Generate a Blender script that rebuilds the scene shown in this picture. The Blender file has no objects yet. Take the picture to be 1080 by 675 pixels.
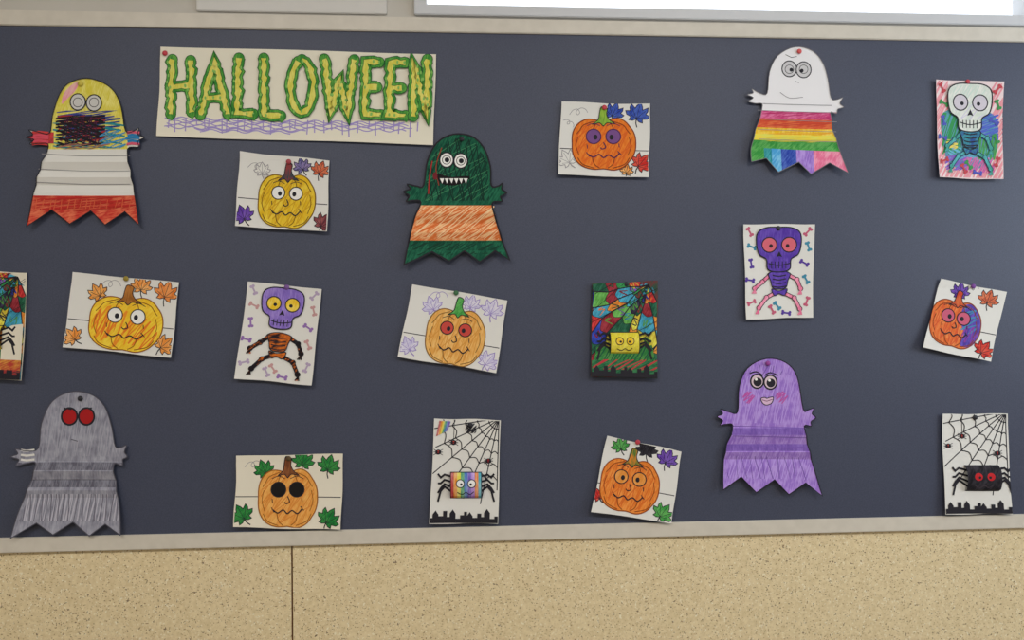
import bpy, bmesh, math, random
from mathutils import Vector, Matrix
random.seed(7)
sc = bpy.context.scene
sc.view_settings.view_transform = 'Standard'
sc.view_settings.look = 'None'
sc.view_settings.exposure = 0.0

# ------------------------------------------------------------------ camera
F = 780.0
Xc = Vector((13028, 84.5, -780)).normalized()
Zc = Vector((-0.00649, 1, 0)).normalized()
Yc = Zc.cross(Xc).normalized()
Zc = Xc.cross(Yc).normalized()
R = Matrix((Xc, Yc, Zc))
CAM = Vector((0.0, -2.12, 1.55))
cd = bpy.data.cameras.new('camera'); cam = bpy.data.objects.new('camera', cd)
sc.collection.objects.link(cam)
cd.sensor_fit = 'HORIZONTAL'; cd.sensor_width = 36; cd.lens = F*36/1080
cam.matrix_world = Matrix.Translation(CAM) @ R.to_4x4()
sc.camera = cam
BOARD_Y = -0.014

def W(px, py, yp=BOARD_Y):
    """survey of the wall: where a measured point lies on the wall plane"""
    d = R @ Vector(((px-540)/F, (337.5-py)/F, -1))
    t = (yp-CAM.y)/d.y
    p = CAM + d*t
    return p.x, p.z

# ------------------------------------------------------------------ materials
def lin(c, ds=0.0):
    out = []
    g = .3*c[0]+.59*c[1]+.11*c[2]
    for v in c[:3]:
        v = (v+(g-v)*ds)/255.0
        out.append(v/12.92 if v <= 0.04045 else ((v+0.055)/1.055)**2.4)
    return (*out, 1)
_m = {}
def plain(c, rough=0.7, name=None, spec=0.2):
    k = ('p', tuple(c), rough, spec)
    if k in _m: return _m[k]
    m = bpy.data.materials.new(name or 'ink'); m.use_nodes = True
    b = m.node_tree.nodes['Principled BSDF']
    b.inputs['Base Color'].default_value = lin(c, .08); b.inputs['Roughness'].default_value = rough
    b.inputs['Specular IOR Level'].default_value = spec
    _m[k] = m; return m

def crayon(c, c2=None, ang=60, dens=260, lo=0.42, hi=0.60, name='crayon'):
    if c2 is None: c2 = tuple(min(235, int(v+(235-v)*0.42)) for v in c)
    k = ('c', tuple(c), tuple(c2), ang, dens, lo, hi)
    if k in _m: return _m[k]
    m = bpy.data.materials.new(name); m.use_nodes = True
    nt = m.node_tree; b = nt.nodes['Principled BSDF']; b.inputs['Roughness'].default_value = 0.75
    b.inputs['Specular IOR Level'].default_value = 0.15
    L = nt.links.new
    tc = nt.nodes.new('ShaderNodeTexCoord')
    def ns(an, de, al, dist):
        mp = nt.nodes.new('ShaderNodeMapping'); mp.vector_type = 'TEXTURE'
        mp.inputs['Rotation'].default_value = (0, math.radians(-an), 0)
        mp.inputs['Scale'].default_value = (1/al, 1, 1/de)
        n = nt.nodes.new('ShaderNodeTexNoise'); n.inputs['Scale'].default_value = 1.0
        n.inputs['Detail'].default_value = 3; n.inputs['Distortion'].default_value = dist
        L(tc.outputs['Object'], mp.inputs['Vector']); L(mp.outputs[0], n.inputs['Vector'])
        return n.outputs['Fac']
    a1 = ns(ang, dens, 22, .5); a2 = ns(ang+24, dens*.6, 30, .8); a3 = ns(0, 38, 38, .2)
    def mixf(p, q, f):
        x = nt.nodes.new('ShaderNodeMix'); x.data_type = 'FLOAT'; x.inputs[0].default_value = f
        L(p, x.inputs[2]); L(q, x.inputs[3]); return x.outputs[0]
    fac = mixf(mixf(a1, a2, .35), a3, .38)
    r = nt.nodes.new('ShaderNodeValToRGB')
    r.color_ramp.elements[0].position = lo+.02; r.color_ramp.elements[0].color = lin(c, .08)
    r.color_ramp.elements[1].position = hi-.02; r.color_ramp.elements[1].color = lin(c2, .08)
    L(fac, r.inputs[0]); L(r.outputs[0], b.inputs['Base Color'])
    _m[k] = m; return m

INK = plain((38, 36, 44)); PAPER = plain((224, 222, 216), 0.8, 'paper')
PAPER2 = plain((230, 222, 202), 0.8, 'paper_cream'); WHITE = plain((236, 234, 230)); GREYL = plain((150, 146, 150))

# ------------------------------------------------------------------ 2D drawing toolkit
def cat(pts, closed=False, n=5):
    P = [Vector(p) for p in pts]; out = []; N = len(P)
    rng = range(N) if closed else range(N-1)
    for i in rng:
        if closed: a, b, c, d = P[i-1], P[i], P[(i+1) % N], P[(i+2) % N]
        else: a, b, c, d = P[max(i-1, 0)], P[i], P[i+1], P[min(i+2, N-1)]
        for k in range(n):
            t = k/n
            out.append(0.5*((2*b)+(c-a)*t+(2*a-5*b+4*c-d)*t*t+(3*b-a-3*c+d)*t**3))
    if not closed: out.append(P[-1])
    return [(v.x, v.y) for v in out]
def ell(cx, cy, rx, ry=None, rot=0, n=22, a0=0, a1=360):
    if ry is None: ry = rx
    o = []; c, s = math.cos(math.radians(rot)), math.sin(math.radians(rot))
    full = abs(a1-a0) >= 360
    for i in range(n if full else n+1):
        a = math.radians(a0+(a1-a0)*i/n); x, y = rx*math.cos(a), ry*math.sin(a)
        o.append((cx+x*c-y*s, cy+x*s+y*c))
    return o
def rect(x0, y0, x1, y1): return [(x0, y0), (x1, y0), (x1, y1), (x0, y1)]
def xf(pts, cx, cy, rot=0, s=1):
    c, sn = math.cos(math.radians(rot)), math.sin(math.radians(rot))
    return [(cx+s*(x*c-y*sn), cy+s*(x*sn+y*c)) for x, y in pts]
def clip_half(poly, h):
    a, b, c = h; out = []; n = len(poly)
    for i in range(n):
        p, q = poly[i], poly[(i+1) % n]
        dp = a*p[0]+b*p[1]-c; dq = a*q[0]+b*q[1]-c
        if dp <= 0: out.append(p)
        if (dp < 0 < dq) or (dq < 0 < dp):
            t = dp/(dp-dq); out.append((p[0]+(q[0]-p[0])*t, p[1]+(q[1]-p[1])*t))
    return out
def halfs_of(poly):
    A = sum(poly[i][0]*poly[(i+1) % len(poly)][1]-poly[(i+1) % len(poly)][0]*poly[i][1] for i in range(len(poly)))
    s = 1 if A > 0 else -1; hs = []
    for i in range(len(poly)):
        p, q = poly[i], poly[(i+1) % len(poly)]
        a, b = (q[1]-p[1])*s, -(q[0]-p[0])*s
        if abs(a)+abs(b) < 1e-6: continue
        hs.append((a, b, a*p[0]+b*p[1]))
    return hs
def below(y0, m=0, x0=0): return (m, -1, -y0+m*x0)       # keep lower part of picture
def above(y0, m=0, x0=0): return (-m, 1, y0-m*x0)
def right_of(x0): return (-1, 0, -x0)
def left_of(x0): return (1, 0, x0)

class Art:
    def __init__(s, name):
        s.name = name; s.F = []; s.k = 0; s.clip = None; s.uk = []; s.vk = []; s.base = 1.0; s.mats = []
    def _add(s, pts, mat, k, hs):
        for h in (hs or []):
            pts = clip_half(pts, h)
            if len(pts) < 3: return
        if s.clip:
            for h in s.clip:
                pts = clip_half(pts, h)
                if len(pts) < 3: return
        o = []
        for p in pts:
            if not o or abs(p[0]-o[-1][0])+abs(p[1]-o[-1][1]) > 1e-4: o.append(p)
        if len(o) > 1 and abs(o[0][0]-o[-1][0])+abs(o[0][1]-o[-1][1]) < 1e-4: o.pop()
        if len(o) < 3: return
        if mat not in s.mats: s.mats.append(mat)
        s.F.append((o, s.mats.index(mat), k))
    def fill(s, pts, mat, hs=None):
        s.k += 1; s._add(list(pts), mat, s.k, hs)
    def line(s, pts, w=1.0, mat=None, closed=False, smooth=False, hs=None, wob=0):
        mat = mat or INK
        if smooth: pts = cat(pts, closed)
        P = [Vector(p) for p in pts]
        P = [p for i, p in enumerate(P) if i == 0 or (p-P[i-1]).length > 1e-4]
        N = len(P)
        if N < 2: return
        s.k += 1; Ls = []; Rs = []
        for i in range(N):
            a = P[i-1] if (i > 0 or closed) else None
            b = P[(i+1) % N] if (i < N-1 or closed) else None
            d1 = (P[i]-a).normalized() if a is not None else None
            d2 = (b-P[i]).normalized() if b is not None else None
            d1 = d1 or d2; d2 = d2 or d1
            if d1.length < .5: d1 = d2
            n1 = Vector((-d1.y, d1.x)); n2 = Vector((-d2.y, d2.x)); m = n1+n2
            if m.length < 1e-3: m = n1
            m.normalize(); k = 1/max(0.5, m.dot(n1))
            ww = w/2*(1+wob*math.sin(i*1.9+P[i].x))
            Ls.append(P[i]+m*k*ww); Rs.append(P[i]-m*k*ww)
        for i in range(N if closed else N-1):
            j = (i+1) % N
            s._add([(Ls[i].x, Ls[i].y), (Ls[j].x, Ls[j].y), (Rs[j].x, Rs[j].y), (Rs[i].x, Rs[i].y)], mat, s.k, hs)
    def shape(s, pts, mat, w=1.0, out=None):
        s.fill(pts, mat); s.line(pts, w, out or INK, closed=True)
    def scrib(s, region, mat, ang=60, step=2.2, w=1.1, jit=1.0, hs2=None):
        """zig-zag pen scribble; every pass of the pen is its own stroke, ends ragged"""
        hs = halfs_of(region)+(hs2 or [])
        cx = sum(p[0] for p in region)/len(region); cy = sum(p[1] for p in region)/len(region)
        r = max(math.hypot(p[0]-cx, p[1]-cy) for p in region)
        pts = []; y = -r; sgn = 1
        while y < r:
            e = r*random.uniform(0.8, 1.05)
            pts.append((sgn*e, y+random.uniform(-jit, jit))); sgn *= -1; y += step*random.uniform(.6, 1.4)
        pts = xf(pts, cx, cy, -ang); s.k += 1
        for i, (p, q) in enumerate(zip(pts, pts[1:])):
            d = (Vector(q)-Vector(p)); d.normalize(); n = Vector((-d.y, d.x))*w/2*random.uniform(.75, 1.2)
            s.k += .25
            s._add([(p[0]+n.x, p[1]+n.y), (q[0]+n.x, q[1]+n.y), (q[0]-n.x, q[1]-n.y), (p[0]-n.x, p[1]-n.y)], mat, s.k, hs)
    def build(s, parent=None):
        bm = bmesh.new()
        for pts, mi, k in s.F:
            vs = [bm.verts.new((p[0], -p[1], k*0.00002)) for p in pts]
            try: f = bm.faces.new(vs); f.material_index = mi
            except ValueError: pass
        bmesh.ops.triangulate(bm, faces=bm.faces[:], ngon_method='EAR_CLIP')
        for x, o in s.uk:
            bmesh.ops.bisect_plane(bm, geom=bm.verts[:]+bm.edges[:]+bm.faces[:], dist=1e-5, plane_co=(x, 0, 0), plane_no=(1, 0, 0))
        for y, o in s.vk:
            bmesh.ops.bisect_plane(bm, geom=bm.verts[:]+bm.edges[:]+bm.faces[:], dist=1e-5, plane_co=(0, -y, 0), plane_no=(0, 1, 0))
        def ev(kn, t):
            if not kn: return 0
            if t <= kn[0][0]: return kn[0][1]
            for (a, fa), (b, fb) in zip(kn, kn[1:]):
                if t <= b: return fa+(fb-fa)*(t-a)/(b-a)
            return kn[-1][1]
        xs = [p[0] for f in s.F for p in f[0]]; ys = [p[1] for f in s.F for p in f[0]]
        cx, cz = W((min(xs)+max(xs))/2, (min(ys)+max(ys))/2)
        for v in bm.verts:
            px, py, dz = v.co.x, -v.co.y, v.co.z
            x, z = W(px, py)
            off = (s.base+ev(s.uk, px)+ev(s.vk, py))/1000+dz
            v.co = (x-cx, -off, z-cz)
        me = bpy.data.meshes.new(s.name); bm.to_mesh(me); bm.free()
        for m in s.mats: me.materials.append(m)
        ob = bpy.data.objects.new(s.name, me); sc.collection.objects.link(ob)
        ob.location = (cx, BOARD_Y, cz)
        if parent:
            ob.parent = parent; ob.matrix_parent_inverse = Matrix.Translation(-parent.location)
        return ob

def curl(art, x0, x1, y0, y1, side=3.0, bottom=9.0, top=1.0, lean=0, wave=0.0):
    n = 9
    art.uk = [(x0+(x1-x0)*i/n, side*abs(2*i/n-1)**2.4+lean*(i/n if lean > 0 else (i/n-1))) for i in range(n+1)]
    art.vk = [(y0+(y1-y0)*i/n, top+(bottom-top)*(i/n)**2.2+wave*math.sin(i*math.pi*2/n)+(1.5*side*.3 if i == 0 else 0)) for i in range(n+1)]

def page(name, tl, tr, br, bl, mat=PAPER, **kw):
    a = Art(name); q = [tl, tr, br, bl]
    cx = sum(p[0] for p in q)/4; cy = sum(p[1] for p in q)/4
    o = []
    for i in range(4):
        p, r = q[i], q[(i+1) % 4]; ph = random.uniform(0, 6); am = random.uniform(.4, 1.0)
        nx, ny = (r[1]-p[1]), -(r[0]-p[0]); l = math.hypot(nx, ny); nx /= l; ny /= l
        for k in range(8):
            t = k/8; d = am*math.sin(math.pi*t)*math.sin(ph+t*5)
            o.append((p[0]+(r[0]-p[0])*t+nx*d, p[1]+(r[1]-p[1])*t+ny*d))
    a.fill(o, mat)
    ins = [(cx+(p[0]-cx)*.985, cy+(p[1]-cy)*.985) for p in q]
    a.clip = halfs_of(ins)
    xs = [p[0] for p in q]; ys = [p[1] for p in q]
    if 'wave' not in kw: kw['wave'] = random.uniform(-.8, .8)
    if 'lean' not in kw: kw['lean'] = random.uniform(-3, 3)
    curl(a, min(xs), max(xs), min(ys), max(ys), **kw)
    a.q = q
    return a

_half = [(0, -11), (2.6, -7.2), (3.4, -4.6), (7.6, -7.6), (8.2, -4.4), (7.0, -1.6), (11, -0.6), (9.4, 2.2), (5.2, 3.4), (6.2, 6.6), (3.0, 6.4), (0.4, 4.6)]
LEAF = _half+[(-x, y) for x, y in reversed(_half[1:])]
def leaf(a, cx, cy, r, rot, mat, out=None, w=0.8):
    s = r*1.13/10
    a.line(xf([(0, 4), (.6, 8), (2.4, 11.5)], cx, cy, rot, s), 1.1, out or INK)
    a.shape(xf(LEAF, cx, cy, rot, s), mat, w, out)
    for t in ((0, -8), (6, -4.5), (-6, -4.5), (7, 1), (-7, 1)):
        a.line(xf([(0, 4), t], cx, cy, rot, s), w*.6, out or INK)
def curlv(a, x, y, s, rot=0, mat=None):
    pts = [(-8, 3), (-5, -1), (-1, -2), (1, 1), (-1, 3), (-2, 0), (2, -3), (6, -2), (8, 1)]
    a.line(xf(pts, x, y, rot, s), 0.6, mat or GREYL, smooth=True)

def pumpkin(a, cx, cy, w, h, rot, body, rib, stem, eye=WHITE, stemo=None, eyer=0.115, face=INK, pupil=True, eo=(0, 0), lw=0.9, second=None, stroke=None):
    S = lambda pts: xf(pts, cx, cy, rot)
    out = []
    for i in range(72):
        t = 2*math.pi*i/72
        r = 1+0.035*abs(math.cos(2.5*t))-0.02
        x = w/2*math.copysign(abs(math.cos(t))**0.82, math.cos(t))*r
        y = h/2*math.copysign(abs(math.sin(t))**0.85, math.sin(t))*r
        if y < 0: y += 0.10*h*math.exp(-(x/(0.16*w))**2)
        else: y -= 0.04*h*math.exp(-(x/(0.12*w))**2)
        out.append((x, y))
    O = S(out)
    a.fill(O, body)
    if stroke:
        for an, st in ((62, 4.2), (40, 7)): a.scrib(S(ell(0, 0, w*.46, h*.45)), stroke, an+rot, st, 1.0, 1.4)
    if second: second(a)
    a.line(O, lw*1.25, rib, closed=True)
    for k, l in ((0.13, .30), (0.30, .42), (-0.13, .30), (-0.30, .42)):
        a.line(S([(k*w*.45, -.41*h), (k*w*1.02, -.34*h), (k*w*1.25, -.24*h), (k*w*1.4, -(.3-l*.3)*h)]), lw, rib, smooth=True)
        a.line(S([(k*w*.5, .45*h), (k*w*1.1, .38*h), (k*w*1.35, .26*h)]), lw, rib, smooth=True)
    a.line(S([(-.40*w, -.12*h), (-.43*w, .05*h), (-.38*w, .22*h)]), lw*.8, rib, smooth=True)
    a.line(S([(.40*w, -.12*h), (.43*w, .05*h), (.38*w, .22*h)]), lw*.8, rib, smooth=True)
    st = S(cat([(-.17*w, -.35*h), (-.08*w, -.44*h), (-.06*w, -.56*h), (-.03*w, -.67*h), (.06*w, -.64*h), (.05*w, -.53*h), (.10*w, -.43*h), (.19*w, -.36*h), (.06*w, -.38*h), (0, -.32*h), (-.06*w, -.38*h)], True, 3))
    a.shape(st, stem, lw, stemo or INK)
    er = eyer*w; ex, ey = eo
    for sx in (-1, 1):
        x0, y0 = sx*.155*w+ex, -.13*h+ey
        a.shape(S(ell(x0, y0, er)), eye, 1.1, face)
        if pupil:
            a.fill(S(ell(x0+er*.25*-sx, y0+er*.1, er*.3, er*.36)), INK)
        a.line(S([(x0-er*.9, y0-er*1.45), (x0, y0-er*1.8), (x0+er*.9, y0-er*1.45)]), .7, face, smooth=True)
    a.line(S([(.0, -.02*h), (.035*w, .07*h), (-.02*w, .1*h), (-.05*w, .07*h)]), 1.1, face, smooth=True)
    a.line(S([(-.24*w, .2*h), (-.16*w, .25*h), (-.07*w, .2*h), (0, .26*h), (.08*w, .21*h), (.17*w, .26*h), (.25*w, .18*h)]), 1.3, face, smooth=True)
    a.line(S([(-.27*w, .16*h), (-.22*w, .24*h)]), .9, face); a.line(S([(.22*w, .14*h), (.28*w, .21*h)]), .9, face)
    a.line(S([(.24*w, .0*h), (.25*w, .07*h)]), .8, face); a.line(S([(-.26*w, .02*h), (-.25*w, .09*h)]), .8, face)

def hline(a, f):
    tl, tr, br, bl = a.q
    p = (tl[0]+(bl[0]-tl[0])*f, tl[1]+(bl[1]-tl[1])*f); q = (tr[0]+(br[0]-tr[0])*f, tr[1]+(br[1]-tr[1])*f)
    a.line([p, q], 0.9, INK)

# colours
YEL = crayon((238, 190, 20), (244, 214, 90), 70)
LORG = crayon((236, 140, 50), (246, 184, 110), 50); PUR = crayon((92, 50, 165), (128, 92, 190), 80)
LPUR = crayon((150, 108, 206), (184, 150, 226), 75); GRN = crayon((12, 76, 56), (34, 112, 80), 60)
LGRN = crayon((50, 150, 60), (100, 180, 90), 40); BLU = crayon((40, 66, 170), (80, 110, 200), 50)
RED = crayon((206, 34, 30), (226, 90, 70), 10); PNK = crayon((236, 110, 150), (244, 160, 185), 60)
TEAL = crayon((20, 130, 140), (70, 170, 175), 60); BLK = crayon((26, 24, 30), (58, 54, 62), 60)
GRY = crayon((122, 122, 138), (172, 172, 186), 82, 200, .36, .64); DGRY = crayon((92, 90, 104), (134, 134, 148), 82)
BRN = crayon((110, 60, 34), (150, 90, 50), 80); ORL = crayon((232, 116, 50), (248, 196, 140), 30)
SKY = crayon((70, 160, 220), (130, 200, 235), 50); MAG = crayon((206, 60, 120), (226, 116, 160), 20)
LILAC = plain((150, 130, 200))

# ------------------------------------------------------------------ ghosts
def ghost(name, up, hem, base, pleats, oc=INK, ow=1.2, layers=(), detail=None, bottom=10):
    a = Art(name); O = cat(up, False, 4)+hem
    a.fill(O, base)
    for mat, hs in layers: a.fill(O, mat, hs)
    if detail: detail(a, O)
    a.line(O, ow, oc, closed=True)
    xs = [p[0] for p in O]; ys = [p[1] for p in O]
    curl(a, min(xs), max(xs), min(ys), max(ys), side=5, bottom=bottom)
    if pleats:
        y0, y1 = min(ys), max(ys); kn = [(y0, 1.5), (y0+25, 2), (pleats[0]-12, 4)]
        for i, p in enumerate(pleats): kn.append((p, 12 if i % 2 else 4))
        kn += [(pleats[-1]+8, 8), (y1-16, bottom-1), (y1, bottom+5)]
        a.vk = kn
    return a
def eyes(a, pts, r, mat=WHITE, pup=None, w=1.2, ring=0):
    for i, (x, y) in enumerate(pts):
        a.shape(ell(x, y, r, r*1.08), mat, w)
        if ring: a.line(ell(x, y, r*.62), .7, INK, closed=True)
        if pup: a.fill(ell(x+pup[0], y+pup[1], pup[2]), INK)

# ghost, yellow head / dark scribbled mouth / white body / red hem
BODYA = [(58, 114), (130, 114), (134, 136), (135, 158), (54, 158), (55, 136)]
def dA(a, O):
    a.fill(cat([(66, 110), (68, 99), (76, 90), (84, 86), (80, 96), (72, 104)], True), crayon((238, 150, 170), (240, 190, 180), 60))
    a.fill(O, crayon((220, 60, 60), (150, 60, 70), 40), [below(140), above(152), left_of(58)])
    inn = halfs_of(BODYA)
    for m, an, rg, st, w_ in ((plain((60, 70, 150)), 8, rect(60, 117, 126, 126), 2.2, 1.2), (plain((40, 60, 140)), 6, rect(60, 121, 128, 146), 2.2, 1.3),
                          (plain((30, 140, 150)), -8, rect(57, 130, 133, 157), 2.8, 1.4), (plain((176, 40, 40)), 14, rect(62, 122, 112, 150), 3.2, 1.3),
                          (plain((40, 26, 36)), 5, rect(60, 122, 112, 156), 2.1, 1.5), (plain((84, 30, 64)), 82, rect(66, 124, 106, 154), 3.6, 1.2), (plain((30, 26, 34)), -20, rect(62, 126, 110, 153), 2.8, 1.4)):
        a.scrib(rg, m, an, st, w_, 1.2, hs2=inn)
    a.scrib(rect(106, 138, 134, 157), plain((70, 150, 200)), 20, 2.6, 1.2, hs2=inn)
    a.scrib(rect(60, 152, 120, 159), plain((170, 110, 90)), 10, 2.4, .9, hs2=inn)
    for x0, x1, m1, m2 in ((32, 54, (226, 76, 96), (214, 60, 60)), (131, 150, (40, 130, 190), (226, 90, 120))):
        for y, d in ((141, 0), (144, 1), (147, -1), (150, 1), (153, 0)):
            a.line([(x0+4+d, y), ((x0+x1)/2, y-1), (x1-1, y+d*.4)], 2.6, plain(m1 if d else m2))
    eyes(a, [(83, 108), (100, 109)], 8.0, plain((206, 204, 200)), None, 1.2)
    for x in (83, 100): a.line(ell(x, 108.5, 4.8), .7, INK, closed=True)
    for y in (164, 180, 194): a.line([(46-(y-164)*.2, y-1), (90, y+1), (139, y+1)], .6, GREYL)
    a.scrib([(38, 208), (144, 208), (147, 222), (36, 224)], plain((200, 40, 34)), 4, 2.4, 1.2)
    a.scrib([(38, 211), (144, 211), (146, 220), (37, 222)], plain((226, 100, 60)), 80, 7, .8)
A_up = [(33, 240), (37, 212), (44, 182), (53, 155), (45, 152), (34, 153), (38, 148), (30, 146), (37, 143), (33, 138), (42, 140), (54, 141), (57, 122), (64, 100), (74, 88), (92, 83), (110, 88), (122, 98), (129, 114), (134, 139), (143, 139), (148, 136), (147, 143), (154, 146), (147, 150), (148, 156), (136, 158), (140, 182), (145, 210), (150, 238)]
A = ghost('paper_ghost', A_up, [(134, 224), (114, 238), (98, 223), (77, 237), (57, 222)], PAPER, [164, 172, 180, 188, 196], ow=.9,
      layers=[(crayon((222, 206, 60), (236, 226, 120), 70), [above(158), right_of(52), left_of(136)]), (PAPER, [below(158)]), (crayon((206, 48, 40), (232, 116, 80), 12), [below(207)])], detail=dA)
A.build()

# green ghost
def dB(a, O):
    H = [(458, 162), (478, 146), (500, 148), (514, 172), (516, 212), (448, 212), (452, 175)]
    a.scrib(H, plain((8, 56, 42)), 65, 3.4, 1.3); a.scrib(H, plain((56, 130, 86)), 30, 7, .7); a.scrib(H, plain((6, 46, 36)), 100, 6, 1.0)
    a.scrib([(443, 219), (521, 217), (526, 253), (437, 250)], plain((226, 106, 40)), 25, 3.2, 1.0)
    a.scrib([(443, 219), (521, 217), (526, 253), (437, 250)], plain((246, 210, 160)), 40, 5, .8)
    a.scrib([(434, 256), (525, 257), (528, 268), (432, 270)], plain((6, 60, 42)), 30, 3.2, 1.2)
    a.line([(456, 170), (453, 188), (452, 205)], 1.2, plain((170, 40, 40)), smooth=True); a.line([(466, 156), (460, 176), (463, 196)], 1.0, plain((150, 60, 40)), smooth=True)
    eyes(a, [(471, 169), (486, 170)], 7.2, WHITE, (0.5, 0, 2.6), 1.3, 1)
    a.fill(cat([(462, 184), (475, 187), (494, 186), (492, 192), (478, 196), (464, 193)], True), plain((20, 14, 18)))
    for i in range(6): a.fill([(464+i*5, 188.5), (468.5+i*5, 188.5), (466.5+i*5, 194)], WHITE)
    a.fill(ell(459, 186, 2.4, 4), plain((120, 30, 40)))
B_up = [(427, 280), (431, 258), (437, 232), (444, 214), (436, 212), (429, 213), (432, 207), (426, 203), (433, 200), (430, 195), (440, 197), (447, 196), (451, 170), (461, 151), (478, 142), (497, 144), (510, 156), (517, 176), (518, 196), (525, 197), (530, 194), (529, 200), (534, 204), (528, 208), (529, 213), (519, 215), (524, 236), (530, 256), (537, 275)]
ghost('paper_ghost', B_up, [(522, 265), (506, 277), (490, 265), (474, 276), (456, 266), (444, 272)], GRN, [217, 226, 236, 246, 256],
      layers=[(ORL, [below(217), above(254)])], detail=dB, ow=1.6, bottom=13).build()

# white rainbow ghost
def dC(a, O):
    eyes(a, [(832, 73), (847, 74)], 7.8, plain((206, 204, 206)), None, 1.1, 0)
    a.fill(ell(834, 74, 2), INK); a.fill(ell(845, 75, 2), INK)
    for x in (832, 847): a.line(ell(x, 73.5, 4.5), .6, INK, closed=True)
    a.line([(828, 58), (834, 61), (840, 60)], .6, INK); a.line([(822, 98), (832, 104), (846, 103)], .7, GREYL, smooth=True)
    a.line([(838, 86), (842, 88)], .6, GREYL)
    for y, c in ((120, (190, 40, 100)), (129, (220, 70, 50)), (138, (240, 170, 40)), (146, (230, 210, 60))):
        a.scrib([(802, y-2), (874, y), (876, y+6), (800, y+4)], plain(c), 4, 2.6, .8)
    for y in (118, 128, 138, 149): a.line([(798, y-1), (880, y+2)], .5, GREYL)
    a.line([(802, 110), (876, 112)], .6, GREYL)
C_up = [(790, 172), (790, 158), (796, 136), (803, 112), (795, 110), (788, 108), (793, 104), (787, 101), (793, 99), (792, 95), (800, 99), (808, 99), (811, 76), (820, 59), (838, 50), (856, 54), (867, 67), (872, 84), (875, 104), (881, 106), (887, 104), (884, 110), (888, 114), (882, 116), (880, 121), (874, 120), (877, 140), (883, 160), (890, 184)]
ghost('paper_ghost', C_up, [(872, 173), (852, 185), (840, 172), (818, 183), (806, 168)], plain((236, 234, 236)), [117, 127, 137, 148],
      layers=[(MAG, [below(117, .03, 800), above(130)]), (crayon((230, 80, 50), (240, 120, 70), 5), [below(126, .03, 800), above(140)]),
              (YEL, [below(135, .03, 800), above(146)]), (crayon((240, 214, 60), (220, 220, 90), 5), [below(142, .03, 800), above(152)]),
              (LGRN, [below(149, .03, 800), left_of(806)]), (TEAL, [below(149, .03, 800), right_of(804), left_of(822)]),
              (SKY, [below(149, .03, 800), right_of(812), left_of(830)]), (BLU, [below(150, .03, 800), right_of(822), left_of(843)]),
              (LPUR, [below(150, .03, 800), right_of(838), left_of(862)]), (PNK, [below(150, .03, 800), right_of(856)]),
              (LGRN, [below(149, .03, 800), above(157, .05, 800)])], detail=dC, oc=plain((120, 116, 120)), ow=.7, bottom=13).build()

# purple ghost
def dD(a, O):
    DP = plain((116, 82, 172)); LP = plain((184, 152, 228))
    a.scrib([(782, 402), (808, 382), (836, 398), (844, 446), (774, 446)], LP, 78, 5, .9); a.scrib([(768, 480), (850, 482), (856, 505), (764, 503)], LP, 70, 4.4, .9)
    a.scrib([(768, 480), (850, 482), (856, 505), (764, 503)], DP, 100, 8, .7)
    for y in (449, 459, 469): a.line([(771, y), (848, y+2)], .7, DP)
    eyes(a, [(798, 402), (812, 403)], 6.8, plain((214, 190, 200)), (0.5, 0.8, 4.6), 1.6)
    a.line([(790, 394), (797, 392), (804, 396)], 1.4, INK, smooth=True); a.line([(806, 396), (812, 393), (820, 396)], 1.4, INK, smooth=True)
    a.fill(ell(797, 400, 1.4), WHITE); a.fill(ell(811, 401, 1.4), WHITE)
    for x in (789, 824): a.scrib(ell(x, 419, 6.5), plain((196, 84, 170)), 40, 1.8, 1.2)
    a.shape(cat([(802, 420), (806, 419), (808, 420), (811, 419), (815, 419), (813, 425), (807, 427), (803, 424)], True), plain((216, 180, 206)), .9)
    a.line([(803, 421.5), (808, 423), (814, 421)], .7, plain((110, 40, 90)))
    a.scrib([(785, 394), (808, 381), (832, 396)], DP, 70, 7, .7)
D_up = [(760, 515), (761, 495), (764, 472), (772, 449), (764, 447), (758, 448), (761, 443), (755, 439), (761, 436), (759, 431), (768, 434), (777, 434), (779, 408), (788, 388), (808, 378), (828, 382), (840, 397), (846, 431), (851, 432), (857, 430), (855, 436), (859, 440), (854, 444), (854, 449), (847, 449), (850, 468), (856, 492), (863, 521)]
DKP = crayon((110, 76, 162), (136, 102, 188), 80)
ghost('paper_ghost', D_up, [(847, 508), (829, 520), (815, 505), (795, 518), (780, 502)], LPUR, [450, 458, 468, 476, 484],
      layers=[(DKP, [below(451), above(458)]), (DKP, [below(468), above(475)])], detail=dD, ow=.9, bottom=13).build()

# grey ghost
def dE(a, O):
    a.scrib([(52, 440), (76, 420), (98, 422), (116, 450), (120, 480), (44, 482)], plain((164, 164, 178)), 82, 4.5, .8)
    a.scrib([(34, 520), (126, 520), (128, 548), (24, 548)], plain((188, 186, 200)), 80, 4.5, 1.5)
    a.scrib([(34, 520), (126, 520), (128, 548), (24, 548)], plain((112, 110, 126)), 85, 6, 1.1)
    for y in (474, 479, 484): a.line([(24, y), (30, y+1), (38, y)], 2.2, PAPER)
    eyes(a, [(74, 439), (92, 439)], 8.2, plain((176, 24, 26)), None, 2.0)
    a.line([(68, 430), (76, 432)], 1.2, INK); a.line([(90, 431), (98, 430)], 1.2, INK)
    a.line([(76, 463), (83, 465)], .9, plain((90, 88, 98)))
E_up = [(17, 565), (22, 542), (32, 515), (40, 489), (30, 488), (20, 490), (22, 484), (14, 481), (21, 478), (19, 473), (30, 475), (42, 472), (45, 446), (56, 423), (76, 413), (97, 416), (111, 428), (119, 450), (123, 470), (130, 471), (135, 469), (133, 476), (136, 481), (131, 484), (131, 490), (122, 489), (125, 512), (129, 536), (131, 562)]
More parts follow.
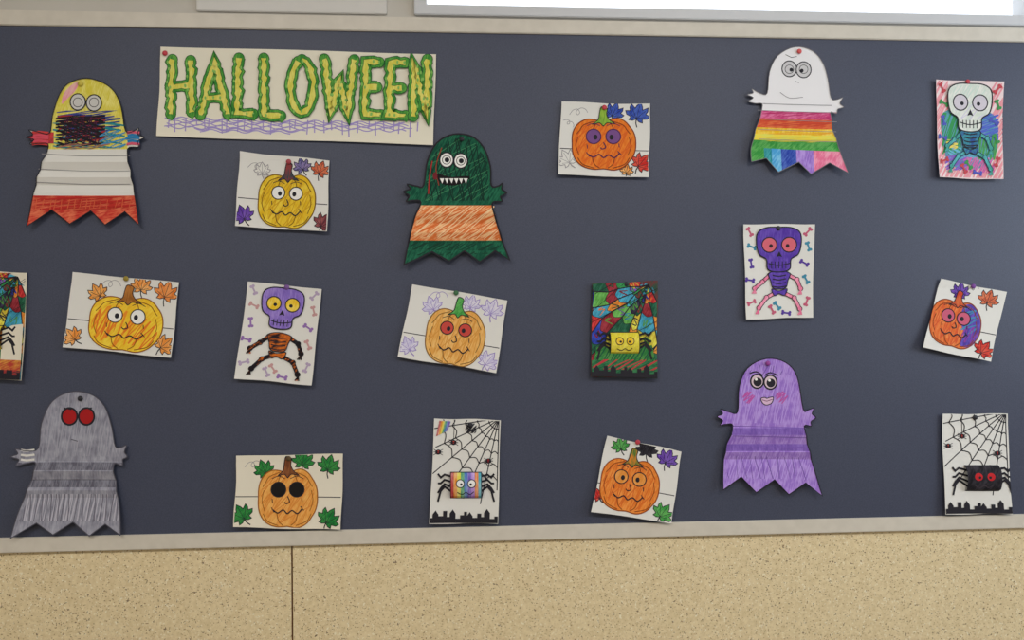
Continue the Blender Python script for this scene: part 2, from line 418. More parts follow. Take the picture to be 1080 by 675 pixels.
ghost('paper_ghost', E_up, [(114, 551), (98, 563), (80, 549), (60, 562), (42, 550)], GRY, [486, 496, 506, 516],
      layers=[(DGRY, [below(487), above(495)]), (DGRY, [below(505), above(513)])], detail=dE, oc=plain((84, 82, 94)), ow=1.0, bottom=14).build()

# ------------------------------------------------------------------ banner
a = page('halloween_banner', (170, 50), (460, 58), (457, 154), (166, 144), plain((234, 228, 208), .8), side=1.5, bottom=6)
def densify(pts, st=3.0, j=0.8):
    o = []
    for p, q in zip(pts, pts[1:]):
        n = max(1, int(math.dist(p, q)/st))
        for k in range(n): o.append((p[0]+(q[0]-p[0])*k/n+random.uniform(-j, j), p[1]+(q[1]-p[1])*k/n+random.uniform(-j, j)*.4))
    o.append(pts[-1]); return o
LV2 = plain((160, 144, 210))
for i in range(8):
    y = 125+i*1.9
    n = 25-(i*2 if i > 4 else 0); st_ = random.uniform(0, 10)+(i*5 if i > 5 else 0)
    a.line([(174+st_+k*5.6, y+k*.14+math.sin(k*1.5+i*2)*1.5) for k in range(n*2-4)], 1.1, LV2, smooth=True)
for k in range(30):
    x = 178+k*9.1+random.uniform(-3, 3); a.line([(x, 124+k*.2), (x+random.uniform(-1, 1), 132+random.uniform(0, 9)+k*.2)], 1.2, LV2)
letters = [[[(182, 63), (181, 121)], [(202, 64), (203, 119)], [(181, 93), (203, 90)]],
    [[(213, 122), (221, 84), (227, 65), (233, 90), (241, 121)], [(218, 104), (237, 103)]],
    [[(252, 62), (251, 120), (268, 121)]], [[(279, 62), (279, 122), (297, 123)]],
    [ell(319, 92, 12, 28, 0, 18, -90, 270)],
    [[(343, 63), (350, 121), (358, 84), (367, 121), (374, 64)]],
    [[(401, 67), (386, 66), (385, 121), (402, 122)], [(386, 93), (398, 93)]],
    [[(427, 67), (412, 67), (411, 122), (428, 123)], [(412, 94), (424, 94)]],
    [[(436, 124), (437, 68), (450, 122), (451, 64)]]]
G1 = crayon((50, 136, 50), (104, 176, 70), 80); DG = plain((34, 92, 44)); YB = crayon((212, 204, 70), (230, 222, 110), 80)
for L in letters:
    D = [densify(s, 3.4, .9) for s in L]
    for s in D:
        for k in (0, -1): a.fill(ell(s[k][0], s[k][1], 5.9), DG)
        a.line(s, 12.0, DG, wob=.13)
    for s in D:
        for k in (0, -1): a.fill(ell(s[k][0], s[k][1], 5.1), G1)
        a.line(s, 10.4, G1, wob=.13)
    for s in D: a.line(s, 5.8, DG, wob=.28)
    for s in D: a.line(s, 4.8, YB, wob=.34)
    for s in D:
        for p in s[1:-1:2]:
            a.fill(ell(p[0]+random.choice((-3.9, 3.9)), p[1], 1.1, 1.8, n=8), plain((130, 190, 90)))
        if s[-1][1] > 115: a.line([(s[-1][0], s[-1][1]), (s[-1][0]+1, s[-1][1]+7)], 2.4, G1)
a.build()

# ------------------------------------------------------------------ pumpkin pages
PN = 'pumpkin_coloring_page'
a = page(PN, (254, 160), (348, 170), (346, 245), (250, 239), side=5, bottom=13)
hline(a, .62); curlv(a, 272, 175, 1.2, 10); curlv(a, 282, 186, .9, 60)
leaf(a, 338, 180, 8.5, 20, crayon((200, 80, 50), (226, 130, 90), 40)); leaf(a, 319, 176, 8, -15, crayon((90, 90, 150), (150, 130, 180), 30))
leaf(a, 258, 228, 9.5, -20, PUR); leaf(a, 342, 236, 9.5, 30, crayon((120, 50, 60), (160, 90, 90), 40)); leaf(a, 277, 180, 7, 0, PAPER, GREYL)
pumpkin(a, 303, 212, 60, 60, 3, crayon((226, 180, 20), (238, 206, 60), 75), plain((120, 84, 14)), crayon((40, 70, 80), (150, 60, 60), 80), stroke=plain((210, 158, 20)))
a.build()

a = page(PN, (592, 108), (685, 110), (683, 188), (588, 185), side=4, bottom=10)
hline(a, .64); curlv(a, 610, 118, 1.2); curlv(a, 600, 130, .8, 40)
leaf(a, 647, 119, 9, 20, BLU); leaf(a, 672, 121, 10.5, 15, BLU); leaf(a, 675, 173, 9.5, 40, RED); leaf(a, 598, 169, 9, -30, PAPER, GREYL); leaf(a, 660, 181, 6, 10, LORG)
pumpkin(a, 636, 152, 67, 58, 0, crayon((232, 110, 26), (240, 136, 44), 70), plain((130, 50, 20)), crayon((150, 190, 60), (110, 160, 50), 80), eye=plain((120, 76, 140)), stroke=plain((226, 96, 24)), face=plain((80, 40, 80)))
a.build()

a = page(PN, (78, 287), (190, 298), (183, 377), (69, 366), side=4, bottom=12)
hline(a, .62); curlv(a, 118, 299, 1.3, 10)
leaf(a, 150, 302, 9.5, 10, LORG); leaf(a, 176, 309, 11, 20, crayon((230, 120, 40), (240, 160, 90), 40)); leaf(a, 79, 355, 9, -40, LORG); leaf(a, 175, 364, 9.5, 50, LORG); leaf(a, 104, 309, 9, -30, crayon((232, 140, 50), (240, 180, 100), 40))
def sec3(a):
    a.scrib(xf(ell(-12, 4, 24, 22), 134, 341, 5), plain((242, 140, 30)), 60, 5, 1.8); a.scrib(ell(150, 350, 18, 18), plain((236, 120, 30)), 50, 3.4, 1.4); a.scrib(ell(112, 340, 12, 16), plain((238, 120, 30)), 70, 3, 1.4)
pumpkin(a, 134, 341, 78, 60, 5, crayon((240, 186, 30), (248, 214, 60), 40), plain((150, 84, 14)), crayon((150, 90, 30), (190, 120, 50), 80), second=sec3, eyer=.1)
a.build()

a = page(PN, (435, 300), (535, 317), (523, 393), (420, 376), side=5, bottom=15)
hline(a, .66); curlv(a, 463, 311, 1.2, 10, LILAC)
LV = crayon((196, 188, 224), (226, 222, 230), 40)
for x, y, r, t in ((456, 323, 9, -20), (497, 321, 8.5, 15), (519, 327, 10, 20), (431, 365, 9, -20), (514, 381, 9.5, 40)): leaf(a, x, y, r, t, LV, LILAC)
pumpkin(a, 480, 355, 62, 62, 8, crayon((230, 162, 72), (240, 192, 112), 70), plain((140, 96, 40)), LGRN, eye=plain((206, 70, 60)), eyer=.11, stroke=plain((222, 150, 60)))
a.build()

def sec5(a):
    a.fill(xf(cat([(6, -20), (16, -22), (24, -10), (26, 4), (20, 20), (8, 22), (10, 8), (4, -4)], True), 1006, 341, 12), crayon((80, 60, 160), (110, 90, 200), 60))
    a.scrib(xf(rect(6, -18, 22, 8), 1006, 341, 12), plain((60, 140, 180)), 20, 4, 1.3); a.scrib(xf(rect(8, 0, 24, 18), 1006, 341, 12), plain((140, 60, 160)), 70, 4, 1.2)
a = page(PN, (991, 294), (1060, 308), (1040, 381), (969, 366), side=6, bottom=18)
hline(a, .62)
leaf(a, 1012, 308, 8.5, 10, PUR); leaf(a, 1041, 316, 9, 20, crayon((200, 80, 50), (226, 130, 90), 40)); leaf(a, 1033, 369, 9, 40, RED); curlv(a, 1026, 304, .7)
pumpkin(a, 1005, 341, 54, 52, 12, crayon((226, 100, 40), (236, 136, 70), 70), plain((140, 60, 20)), crayon((200, 60, 40), (220, 110, 60), 80), second=sec5, eye=plain((206, 90, 120)), eyer=.13, stroke=plain((220, 84, 40)))
a.build()

a = page(PN, (250, 480), (362, 478), (360, 557), (248, 554), PAPER2, side=3, bottom=12)
hline(a, .58); curlv(a, 268, 489, 1.1, 0, GREYL)
G3 = crayon((20, 120, 50), (60, 150, 70), 40)
for x, y, r, t in ((279, 495, 9, -20), (320, 486, 10, 10), (347, 491, 10, 15), (257, 542, 10, -30), (347, 546, 10, 30)): leaf(a, x, y, r, t, G3)
pumpkin(a, 304, 524, 62, 64, 0, crayon((232, 152, 62), (242, 180, 92), 60), plain((160, 90, 20)), BRN, eye=plain((24, 20, 20)), pupil=False, eyer=.125, stroke=plain((226, 136, 50)))
a.build()

a = page(PN, (640, 459), (718, 476), (706, 550), (622, 538), side=5, bottom=17)
hline(a, .62)
leaf(a, 682, 474, 9.5, 10, BLK); leaf(a, 703, 484, 9.5, 25, PUR); leaf(a, 654, 470, 8, -10, LGRN); leaf(a, 697, 540, 9.5, 40, LGRN); leaf(a, 630, 521, 7, -20, RED)
pumpkin(a, 663, 511, 62, 58, 9, crayon((232, 120, 34), (242, 150, 66), 60), plain((150, 66, 14)), crayon((60, 120, 50), (220, 130, 40), 80), eye=crayon((230, 140, 50), (236, 160, 80), 60), stroke=plain((224, 104, 30)))
a.build()

# ------------------------------------------------------------------ skeleton pages
def skel(name, q, pagemat, skull, eye, bone, bonec, small, teeth=INK, bg=None, W0=76, H0=102, sks=1.12, out=None, fin=None, **kw):
    a = page(name, *q, pagemat, **kw)
    out = out or INK
    tl, tr, br, bl = q
    def L(pts):
        o = []
        for x, y in pts:
            u, v = x/W0, y/H0
            o.append(((tl[0]*(1-u)+tr[0]*u)*(1-v)+(bl[0]*(1-u)+br[0]*u)*v, (tl[1]*(1-u)+tr[1]*u)*(1-v)+(bl[1]*(1-u)+br[1]*u)*v))
        return o
    if bg: bg(a, L)
    for i, (x, y, r) in enumerate(small and [(7, 8, 60), (9, 24, 20), (8, 42, 80), (69, 8, -50), (70, 24, 70), (66, 42, 30), (7, 84, -20), (36, 88, 50), (46, 96, 10), (69, 84, -70), (68, 60, 60), (6, 60, 10), (30, 92, 60)] or []):
        m = small[i % len(small)]
        b = xf([(-4, 0), (4, 0)], x, y, r)
        a.line(L(b), 1.9, m)
        for e in b:
            for k in (-1, 1): a.fill(L(ell(e[0]+k*math.sin(math.radians(r))*1.2, e[1]-k*math.cos(math.radians(r))*1.2, 1.6, n=8)), m)
    def bn(p, q2, w=3.4):
        a.line(L([p, q2]), w+1.6, out)
        for e in (p, q2): a.fill(L(ell(e[0], e[1], w*.85+.6, n=12)), out)
        a.line(L([p, q2]), w, bonec)
        for e in (p, q2): a.fill(L(ell(e[0], e[1], w*.85-.2, n=12)), bonec)
    for p, r in (((28, 55), (20, 62)), ((20, 62), (11, 69)), ((49, 55), (58, 60)), ((58, 60), (62, 70)), ((34, 74), (24, 79)), ((24, 79), (15, 90)), ((43, 74), (55, 80)), ((55, 80), (61, 92))): bn(p, r, 2.8)
    for e in ((11, 70), (62, 72), (14, 92), (62, 94)):
        for k in (-2, 0, 2): a.line(L([e, (e[0]+k-1, e[1]+4.5)]), 1.3, bonec)
    a.shape(L(cat([(27, 53), (38, 50), (50, 53), (48, 61), (45, 69), (32, 69), (29, 61)], True)), bone, 1)
    for y in (55, 59, 63, 67): a.line(L([(31, y), (38, y+1.2), (46, y)]), 1.3, INK, smooth=True)
    a.shape(L(cat([(30, 70), (38, 72), (47, 70), (44, 77), (38, 75), (33, 77)], True)), bone, .9)
    g = lambda p: [(38+(x-38)*sks, 3+(y-3)*sks) for x, y in p]
    sk = L(g(cat([(38, 3), (50, 3.5), (58, 8), (59.5, 18), (57, 29), (50, 34), (49, 43), (43, 46), (33, 46), (27, 43), (26, 34), (19, 29), (16.5, 18), (18, 8), (26, 3.5)], True)))
    a.shape(sk, skull, 1.3)
    if fin: fin(a, L, g)
    for x in (29, 48):
        a.shape(L(g(ell(x, 20, 7.2, 7.2))), eye, 1.2); a.fill(L(g(ell(x+(1.5 if x < 38 else -1.5), 21, 1.8))), INK)
    a.fill(L(g([(38.5, 26), (41.5, 32), (38.5, 31), (35.5, 32)])), INK)
    a.line(L(g([(28, 38), (38, 40), (49, 38)])), 1.1, teeth, smooth=True)
    for x in (31, 34.5, 38, 41.5, 45): a.line(L(g([(x, 36), (x, 43)])), .9, teeth)
    return a
SN = 'skeleton_coloring_page'
PUR2 = crayon((84, 52, 166), (110, 80, 190), 80)
skel(SN, ((783, 237), (858, 237), (855, 335), (785, 337)), PAPER, PUR2, plain((220, 100, 116)), PUR2, PNK, [plain((200, 90, 120)), plain((60, 140, 170)), plain((90, 60, 160))], side=4, bottom=10).build()
skel(SN, ((262, 297), (340, 305), (330, 406), (249, 399)), PAPER, crayon((128, 100, 196), (160, 134, 214), 80), YEL, crayon((224, 110, 30), (40, 26, 30), 5, 160), crayon((30, 24, 28), (230, 110, 30), 30, 200, .5, .6), [plain((180, 160, 190)), plain((200, 150, 150)), plain((150, 110, 180))], side=5, bottom=13, sks=1.0).build()
def bg1(a, L):
    PK = plain((236, 150, 160))
    for r in (rect(0, 0, 14, 96), rect(63, 0, 76, 102), rect(0, 90, 76, 102)): a.scrib(L(r), PK, 60, 2.0, 1.5)
    a.fill(L(cat([(8, 34), (40, 28), (67, 36), (70, 60), (64, 82), (44, 92), (14, 88), (6, 60)], True)), crayon((80, 160, 160), (110, 140, 200), 60, 160))
    for m, an, r in ((plain((50, 150, 80)), 70, rect(5, 34, 28, 78)), (plain((80, 100, 206)), 20, rect(50, 34, 71, 62)), (plain((100, 180, 210)), -30, rect(12, 70, 64, 84)), (plain((214, 100, 170)), 60, rect(30, 80, 66, 96)), (plain((70, 160, 80)), 80, rect(48, 56, 70, 82)), (plain((136, 96, 200)), 30, rect(8, 78, 34, 94)), (plain((230, 210, 90)), 10, rect(10, 62, 24, 72))):
        a.scrib(L(r), m, an, 2.0, 1.4)
def fin1(a, L, g):
    a.scrib(L(g(ell(38, 10, 17, 6, 0, 12))), plain((200, 218, 206)), 60, 4, 1.2)
    a.scrib(L(g(ell(38, 28, 15, 8, 0, 12))), plain((206, 200, 220)), 40, 4, 1.0)
skel(SN, ((985, 85), (1057, 87), (1054, 190), (987, 188)), plain((236, 214, 214)), crayon((206, 216, 204), (228, 228, 220), 60), plain((206, 198, 208)), crayon((50, 80, 150), (60, 150, 160), 60), crayon((60, 150, 130), (90, 180, 190), 60), [plain((200, 70, 80)), plain((60, 150, 80)), plain((80, 90, 190))], bg=bg1, side=5, bottom=12, sks=1.16, out=plain((30, 60, 90)), fin=fin1).build()

# ------------------------------------------------------------------ spider web pages
def spider(q, pagemat, bodybox, bodymat, coloured=False, stripes=None, eyec=WHITE, bottomcol=None, facec=INK, extra=None, sky=INK, legc=INK):
    a = page('spider_web_coloring_page', *q, pagemat, side=4, bottom=11)
    tl, tr, br, bl = q; W0, H0 = 72, 106
    def L(pts):
        o = []
        for x, y in pts:
            u, v = x/W0, y/H0
            o.append(((tl[0]*(1-u)+tr[0]*u)*(1-v)+(bl[0]*(1-u)+br[0]*u)*v, (tl[1]*(1-u)+tr[1]*u)*(1-v)+(bl[1]*(1-u)+br[1]*u)*v))
        return o
    C = (70, -2)
    pt = lambda r, t: (C[0]+r*math.cos(math.radians(t)), C[1]+r*math.sin(math.radians(t)))
    if coloured:
        rng = random.Random(5); C = (62, 4)
        pal = [(186, 40, 40), (36, 56, 160), (36, 130, 66), (110, 56, 160), (222, 120, 36), (50, 140, 170), (24, 80, 56), (206, 180, 50), (40, 36, 60), (130, 30, 40), (80, 150, 60)]
        angs = [60, 84, 100, 114, 127, 141, 156, 172, 196]; rad = [0, 9, 20, 33, 48, 64, 82, 104, 130]
        G = {}
        for i, t in enumerate(angs):
            for j, r in enumerate(rad): G[i, j] = pt(r*rng.uniform(.9, 1.1), t+rng.uniform(-4, 4)) if j else C
        last = None
        for i in range(len(angs)-1):
            for j in range(len(rad)-1):
                c = rng.choice([p for p in pal if p != last]); last = c
                p0, p1, p2, p3 = G[i, j], G[i, j+1], G[i+1, j+1], G[i+1, j]
                def bow(p, q_, k):
                    m = ((p[0]+q_[0])/2, (p[1]+q_[1])/2); return (m[0]+(m[0]-C[0])*k, m[1]+(m[1]-C[1])*k)
                outer = cat([p1, bow(p1, p2, .10), p2], False, 4); inner = cat([p3, bow(p3, p0, .10), p0], False, 4)
                cell = outer+(inner if j else [C])
                a.fill(L(cell), crayon(c, tuple(min(235, int(v*1.15+24)) for v in c), 60))
                if rng.random() < .5:
                    cx_ = sum(p[0] for p in cell)/len(cell); cy_ = sum(p[1] for p in cell)/len(cell)
                    a.scrib(L(ell(cx_, cy_, 5, 5, n=8)), plain(rng.choice(pal)), rng.uniform(0, 180), 2.6, 1.1)
                a.line(L(outer), 1.2, INK); a.line(L([p0, p1]), 1.1, INK)
        a.scrib(L(rect(0, 0, 72, 106)), INK, 35, 13, .5)
        a.fill(L([(6, 72), (66, 70), (70, 90), (2, 92)]), crayon((40, 124, 60), (90, 150, 70), 30))
        a.scrib(L([(6, 72), (66, 70), (70, 90), (2, 92)]), plain((20, 90, 60)), 60, 3.4, 1.2)
        a.fill(L(rect(0, 87, 72, 108)), bottomcol); a.scrib(L(rect(0, 86, 72, 97)), plain((190, 50, 60)), 30, 4, 1.3)
    else:
        angs = [90, 101, 113, 126, 140, 155, 170, 182]; rad = [12, 24, 37, 51, 64]
        for t in angs: a.line(L([C, pt(90 if 100 < t < 150 else 74, t)]), 1.1, INK, hs=None)
        for r in rad:
            for t0, t1 in zip(angs, angs[1:]):
                mid = pt(r*.93, (t0+t1)/2)
                a.line(L([pt(r, t0), mid, pt(r, t1)]), 1.0, INK, smooth=True)
        a.line(L([(22, 0), (22, 22)]), .6, INK)
        for x, y in ((6, 34), (22, 24), (60, 42)):
            a.fill(L(ell(x, y, 3.2, 2.6)), INK); a.fill(L(ell(x, y-.2, 1.3)), RED)
            for k in (-1, 1):
                for d in (-3, 0, 3): a.line(L([(x, y), (x+k*5, y+d)]), .6, INK)
    # skyline
    x = 0; hts = [7, 11, 9, 15, 8, 12, 6, 10, 14, 9, 7, 12, 8, 13, 6, 9, 11, 7]
    i = 0
    while x < 72:
        w = 3+(i*7) % 4; hgt = hts[i % 18]*.85
        a.fill(L(rect(x, 106-hgt, min(72, x+w+.2), 106)), sky)
        if i % 4 == 1: a.fill(L([(x, 106-hgt), (x+w, 106-hgt), (x+w/2, 102-hgt)]), sky)
        x += w; i += 1
    bx0, by0, bx1, by1 = bodybox; cx, cy = (bx0+bx1)/2, (by0+by1)/2; hw = (bx1-bx0)/2; hh = (by1-by0)/2
    if extra: extra(a, L)
    for k in (-1, 1):
        for j, (e, f) in enumerate(((-9, -14), (-3, -4), (2, 6), (5, 15))):
            s0 = (cx+k*hw*.8, cy+(j-1.5)*hh*.4)
            a.line([s0, (cx+k*(hw+6), cy+e*.9-3), (cx+k*(hw+10), cy+e+1), (cx+k*(hw+13), cy+f+2)], 2.0, legc, smooth=False)
    par = a.build()
    b = Art('spider_body'); b.fill(rect(bx0, by0, bx1, by1), bodymat)
    if stripes:
        n = len(stripes)
        for i, m in enumerate(stripes): b.fill(rect(bx0+(bx1-bx0)*i/n, by0, bx0+(bx1-bx0)*(i+1)/n, by1), m)
    b.line(rect(bx0+.4, by0+.4, bx1-.4, by1-.4), .8, INK, closed=True)
    for k in (-1, 1):
        b.shape(ell(cx+k*hw*.36, cy-hh*.2, hw*.25), eyec, .9); b.fill(ell(cx+k*hw*.3, cy-hh*.15, hw*.08), INK)
    b.line([(cx-hw*.55, cy+hh*.45), (cx-hw*.25, cy+hh*.62), (cx, cy+hh*.45), (cx+hw*.25, cy+hh*.62), (cx+hw*.5, cy+hh*.4)], .9, facec, smooth=True)
    b.base = 7
    b.vk = [(by0+(by1-by0)*i/8, 18*math.sqrt(max(0, 1-(2*i/8-1)**2))) for i in range(9)]
    b.uk = []
    b.build(par)
    return par
MULTIBG = crayon((40, 90, 70), (120, 50, 60), 60)
spider(((624, 299), (693, 296), (692, 399), (622, 397)), MULTIBG, (642, 350, 673, 374), crayon((222, 204, 40), (236, 220, 80), 60), True, bottomcol=crayon((30, 90, 60), (60, 130, 80), 20), eyec=YEL)
def ex0(a, L):
    a.fill(L([(50, 57), (60, 52), (74, 50), (74, 88), (50, 86)]), PAPER2)
    a.fill(L(rect(40, 86, 74, 96)), crayon((190, 60, 50), (220, 150, 60), 20))
spider(((-44, 285), (30, 288), (26, 401), (-48, 398)), PAPER2, (-26, 343, 6, 370), crayon((226, 206, 30), (236, 220, 70), 60), True, bottomcol=crayon((190, 50, 50), (40, 60, 60), 20), eyec=YEL, extra=ex0)
RB = [crayon(c, None, 85) for c in ((190, 60, 60), (230, 140, 40), (226, 210, 60), (60, 150, 90), (60, 110, 190), (110, 80, 190), (170, 120, 210), (230, 130, 60), (80, 170, 190))]
def ex2(a, L):
    for i, m in enumerate(RB[:6]): a.fill(L([(3+i*2, 18-i), (5+i*2, 17-i), (8+i*2, 3), (6+i*2, 2)]), m)
    a.scrib(L(rect(34, 4, 46, 14)), INK, 50, 1.5, 1.1)
spider(((458, 441), (528, 443), (525, 551), (453, 551)), PAPER, (475, 497, 508, 525), LPUR, stripes=RB, extra=ex2)
spider(((992, 436), (1061, 436), (1064, 541), (993, 541)), PAPER, (1015, 490, 1051, 518), BLK, eyec=plain((200, 30, 36)), facec=plain((70, 60, 70)))

# ------------------------------------------------------------------ push pins
def pin(px, py, col, r=2.7, off=6):
    m = plain(col, 0.5, 'pin_plastic', 0.35)
    x, z = W(px, py); rr = r*0.0027; off = off/1000
    prof = [(0, off+.004), (rr*.55, off+.0036), (rr*.9, off+.0024), (rr, off+.001), (rr*.95, off), (rr*.25, off-.0005), (.0006, off-.001), (.0006, 0.0)]
    bm = bmesh.new(); N = 16; rings = []
    for r_, y_ in prof:
        if r_ == 0: rings.append([bm.verts.new((0, -y_, 0))]); continue
        rings.append([bm.verts.new((r_*math.cos(2*math.pi*i/N), -y_, r_*math.sin(2*math.pi*i/N))) for i in range(N)])
    for A_, B_ in zip(rings, rings[1:]):
        for i in range(N):
            j = (i+1) % N
            if len(A_) == 1: bm.faces.new((A_[0], B_[i], B_[j]))
            else: bm.faces.new((A_[i], B_[i], B_[j], A_[j]))
    me = bpy.data.meshes.new('push_pin'); bm.to_mesh(me); bm.free(); me.materials.append(m)
    for p in me.polygons: p.use_smooth = True
    o = bpy.data.objects.new('push_pin', me); sc.collection.objects.link(o); o.location = (x, BOARD_Y, z)
RP = (196, 56, 70); DK = (36, 36, 44)
for x, y, c in ((86, 89, (200, 180, 60)), (175, 57, RP), (454, 62, RP), (487, 147, DK), (637, 114, RP), (842, 55, (214, 80, 80)), (1019, 87, RP), (820, 241, DK),
                (134, 294, (150, 130, 40)), (303, 303, (120, 80, 150)), (481, 309, (60, 110, 70)), (660, 300, DK), (1025, 302, (120, 60, 150)), (809, 383, (150, 60, 150)), (86, 420, DK),
                (305, 483, (90, 70, 40)), (496, 448, DK), (672, 466, RP), (1027, 440, DK), (305, 171, (170, 60, 70)), (-8, 290, DK)):
    pin(x, y, c)

# ------------------------------------------------------------------ room
def box(name, x0, x1, y0, y1, z0, z1, mat, bev=0, parent=None):
    bm = bmesh.new(); bmesh.ops.create_cube(bm, size=1)
    for v in bm.verts: v.co = Vector((v.co.x*(x1-x0), v.co.y*(y1-y0), v.co.z*(z1-z0)))
    if bev: bmesh.ops.bevel(bm, geom=bm.edges[:], offset=bev, segments=3, affect='EDGES', profile=.5)
    me = bpy.data.meshes.new(name); bm.to_mesh(me); bm.free(); me.materials.append(mat)
    o = bpy.data.objects.new(name, me); sc.collection.objects.link(o)
    o.location = ((x0+x1)/2, (y0+y1)/2, (z0+z1)/2)
    if parent: o.parent = parent; o.matrix_parent_inverse = Matrix.Translation(-parent.location)
    return o
def joinbox(name, boxes, mat, bev=0):
    bm = bmesh.new()
    for x0, x1, y0, y1, z0, z1 in boxes:
        g = bmesh.ops.create_cube(bm, size=1)['verts']
        for v in g: v.co = Vector(((x0+x1)/2+v.co.x*(x1-x0), (y0+y1)/2+v.co.y*(y1-y0), (z0+z1)/2+v.co.z*(z1-z0)))
    if bev: bmesh.ops.bevel(bm, geom=bm.edges[:], offset=bev, segments=2, affect='EDGES')
    me = bpy.data.meshes.new(name); bm.to_mesh(me); bm.free(); me.materials.append(mat)
    o = bpy.data.objects.new(name, me); sc.collection.objects.link(o); return o

def noisy(name, c, c2, scale, rough=.8, spec=.2, bump=0, detail=4):
    m = bpy.data.materials.new(name); m.use_nodes = True; nt = m.node_tree; b = nt.nodes['Principled BSDF']
    b.inputs['Roughness'].default_value = rough; b.inputs['Specular IOR Level'].default_value = spec
    tc = nt.nodes.new('ShaderNodeTexCoord'); n = nt.nodes.new('ShaderNodeTexNoise'); n.inputs['Scale'].default_value = scale; n.inputs['Detail'].default_value = detail
    r = nt.nodes.new('ShaderNodeValToRGB'); r.color_ramp.elements[0].position = .35; r.color_ramp.elements[1].position = .65
    r.color_ramp.elements[0].color = lin(c); r.color_ramp.elements[1].color = lin(c2)
    nt.links.new(tc.outputs['Object'], n.inputs['Vector']); nt.links.new(n.outputs['Fac'], r.inputs[0]); nt.links.new(r.outputs[0], b.inputs['Base Color'])
    if bump:
        bp = nt.nodes.new('ShaderNodeBump'); bp.inputs['Strength'].default_value = bump; bp.inputs['Distance'].default_value = .001
        nt.links.new(n.outputs['Fac'], bp.inputs['Height']); nt.links.new(bp.outputs[0], b.inputs['Normal'])
    return m
BOARD = noisy('board_felt', (60, 65, 84), (69, 74, 93), 330, .5, .42, .12, 3)
FRAME = noisy('frame_paint', (206, 199, 186), (212, 205, 192), 30, .45, .4)
WALLM = noisy('wall_paint', (194, 189, 180), (200, 195, 186), 6, .8)
WINF = plain((204, 205, 208), .4, 'window_frame_paint', .4)
# speckled stone panel: cream ground with brown and pale chips
PAN = bpy.data.materials.new('speckled_panel'); PAN.use_nodes = True; nt = PAN.node_tree; b = nt.nodes['Principled BSDF']
b.inputs['Roughness'].default_value = .6; b.inputs['Specular IOR Level'].default_value = .3
tc = nt.nodes.new('ShaderNodeTexCoord')
def nz(s, d=2):
    n = nt.nodes.new('ShaderNodeTexNoise'); n.inputs['Scale'].default_value = s; n.inputs['Detail'].default_value = d
    nt.links.new(tc.outputs['Object'], n.inputs['Vector']); return n
def rmp(src, p0, p1, c0, c1):
    r = nt.nodes.new('ShaderNodeValToRGB'); r.color_ramp.elements[0].position = p0; r.color_ramp.elements[1].position = p1
    r.color_ramp.elements[0].color = c0; r.color_ramp.elements[1].color = c1; nt.links.new(src, r.inputs[0]); return r.outputs[0]
def mixc(f, a_, bcol):
    mx = nt.nodes.new('ShaderNodeMix'); mx.data_type = 'RGBA'; mx.inputs['B'].default_value = bcol
    nt.links.new(f, mx.inputs['Factor']); nt.links.new(a_, mx.inputs['A']); return mx.outputs['Result']
BW = ((1, 1, 1, 1), (0, 0, 0, 1))
base = rmp(nz(90, 3).outputs['Fac'], .35, .65, lin((220, 200, 158)), lin((232, 214, 174)))
c1 = mixc(rmp(nz(170, 1).outputs['Fac'], .655, .69, BW[1], BW[0]), base, lin((240, 230, 204)))
c2 = mixc(rmp(nz(215, 1).outputs['Fac'], .315, .345, *BW), c1, lin((160, 132, 96)))
c3 = mixc(rmp(nz(160, 1).outputs['Fac'], .27, .295, *BW), c2, lin((122, 100, 78)))
nt.links.new(c3, b.inputs['Base Color'])

zt = (W(0, 27, -.014)[1]+W(1080, 45, -.014)[1])/2
zb = (W(0, 567, -.014)[1]+W(1080, 542, -.014)[1])/2
fh = 0.041
XL, XR, YF, ZC = -2.9, 3.1, -5.0, 3.35
bxl, bxr = -2.1, 2.4
box('bulletin_board', bxl, bxr, -.014, -.0005, zb, zt, BOARD)
fr = joinbox('trim_board_frame', [(bxl-.04, bxr+.04, -.021, 0, zt, zt+fh), (bxl-.04, bxr+.04, -.021, 0, zb-fh, zb), (bxl-.04, bxl, -.021, 0, zb, zt), (bxr, bxr+.04, -.021, 0, zb, zt)], FRAME, .002)
# lower panels with a joint
sx = W(308, 620, -.008)[0]
box('trim_wainscot', XL+.002, sx-.0024, -.008, -.0005, .101, zb-fh-.0005, PAN, .001); box('trim_wainscot', sx+.0024, XR-.002, -.008, -.0005, .101, zb-fh-.0005, PAN, .001)
box('trim_joint', sx-.0023, sx+.0023, -.003, -.0005, .101, zb-fh-.001, plain((110, 76, 48), .8))
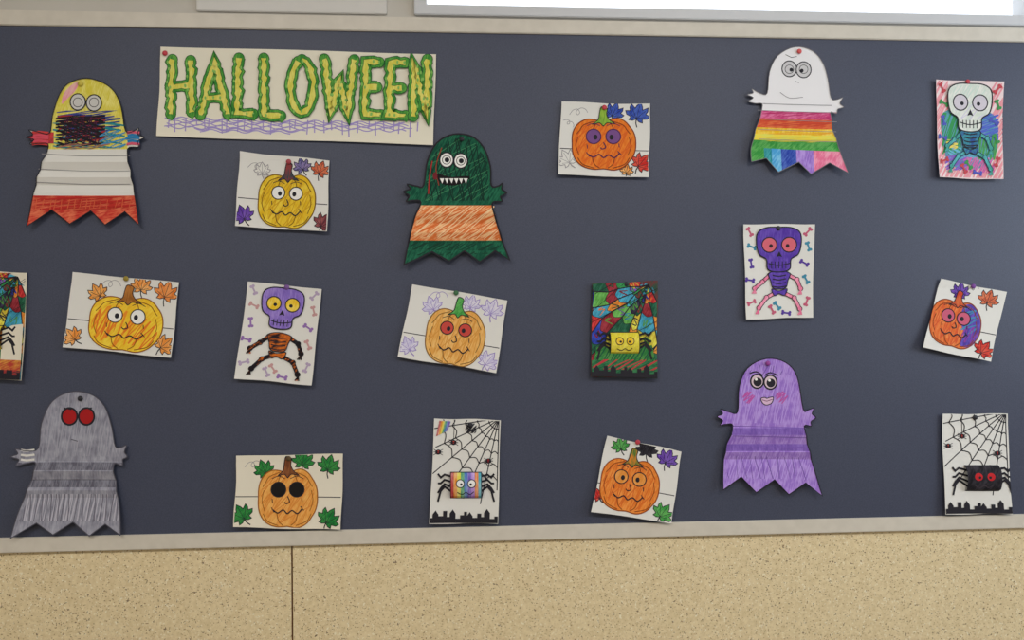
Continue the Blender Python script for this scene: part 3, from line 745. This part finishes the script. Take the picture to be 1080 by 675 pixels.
# wall with window opening
TH = .06
wx0, wz0 = W(450, 6, 0.0); wx1, _ = W(1075, 13, 0.0); wz1 = wz0+.62
wx1 += .02
joinbox('wall_back', [(XL, XR, 0, TH, 0, wz0-.006), (XL, XR, 0, TH, wz1+.006, ZC), (XL, wx0-.006, 0, TH, wz0-.006, wz1+.006), (wx1+.006, XR, 0, TH, wz0-.006, wz1+.006)], WALLM)
joinbox('window_1', [(wx0-.035, wx1+.035, -.012, TH-.004, wz0-.03, wz0), (wx0-.035, wx1+.035, -.012, TH-.004, wz1, wz1+.03), (wx0-.035, wx0, -.0121, TH-.004, wz0-.01, wz1+.01), (wx1, wx1+.035, -.0121, TH-.004, wz0-.01, wz1+.01), ((wx0+wx1)/2-.015, (wx0+wx1)/2+.015, .03, .05, wz0+.3, wz1), (wx0, wx1, .031, .049, wz0+.28, wz0+.31)], WINF, .002)
xa, _ = W(208, 8, 0); xb, _ = W(408, 8, 0)
joinbox('trim_upper_panel', [(xa, xb, -.008, 0, zt+fh+.012, zt+fh+.5)], plain((214, 211, 206), .6, 'trim_paint'), .002)
box('wall_left', XL-.1, XL, YF, TH, 0, ZC, WALLM); box('wall_right', XR, XR+.1, YF, TH, 0, ZC, WALLM)
box('wall_front', XL-.1, XR+.1, YF-.1, YF, 0, ZC, WALLM); box('floor', XL-.1, XR+.1, YF-.1, TH, -.1, 0, noisy('floor_lino', (130, 118, 100), (146, 132, 112), 40, .4))
box('ceiling', XL-.1, XR+.1, YF-.1, TH, ZC, ZC+.1, plain((226, 224, 218), .9, 'ceiling_paint'))
box('baseboard_back', XL, XR, -.02, 0, 0, .1, plain((120, 110, 96), .5, 'baseboard'), .003)

# ------------------------------------------------------------------ lights
def area(name, loc, rot, sx_, sy_, pw, col):
    l = bpy.data.lights.new(name, 'AREA'); l.shape = 'RECTANGLE'; l.size = sx_; l.size_y = sy_; l.energy = pw; l.color = col
    o = bpy.data.objects.new(name, l); sc.collection.objects.link(o); o.location = loc; o.rotation_euler = [math.radians(v) for v in rot]; return o
EM = bpy.data.materials.new('diffuser'); EM.use_nodes = True; eb = EM.node_tree.nodes['Principled BSDF']
eb.inputs['Emission Color'].default_value = (1, .96, .92, 1); eb.inputs['Emission Strength'].default_value = 3
for x in (-1.2, 1.3):
    box('ceiling_light', x-.6, x+.6, -3.0, -2.4, ZC-.05, ZC-.001, EM, .005)
    area('ceiling_lamp', (x, -2.7, ZC-.06), (0, 0, 0), 1.15, .55, 46, (1, .965, .91))
area('added_side_fill', (XR-.05, -1.4, 2.1), (0, 90, 0), 1.3, 1.6, 38, (.72, .85, 1))  # added cool fill from the right for board glare; wall_right has no window
w = bpy.data.worlds.new('world'); sc.world = w; w.use_nodes = True
w.node_tree.nodes['Background'].inputs[0].default_value = (.86, .93, 1, 1); w.node_tree.nodes['Background'].inputs[1].default_value = 2.2
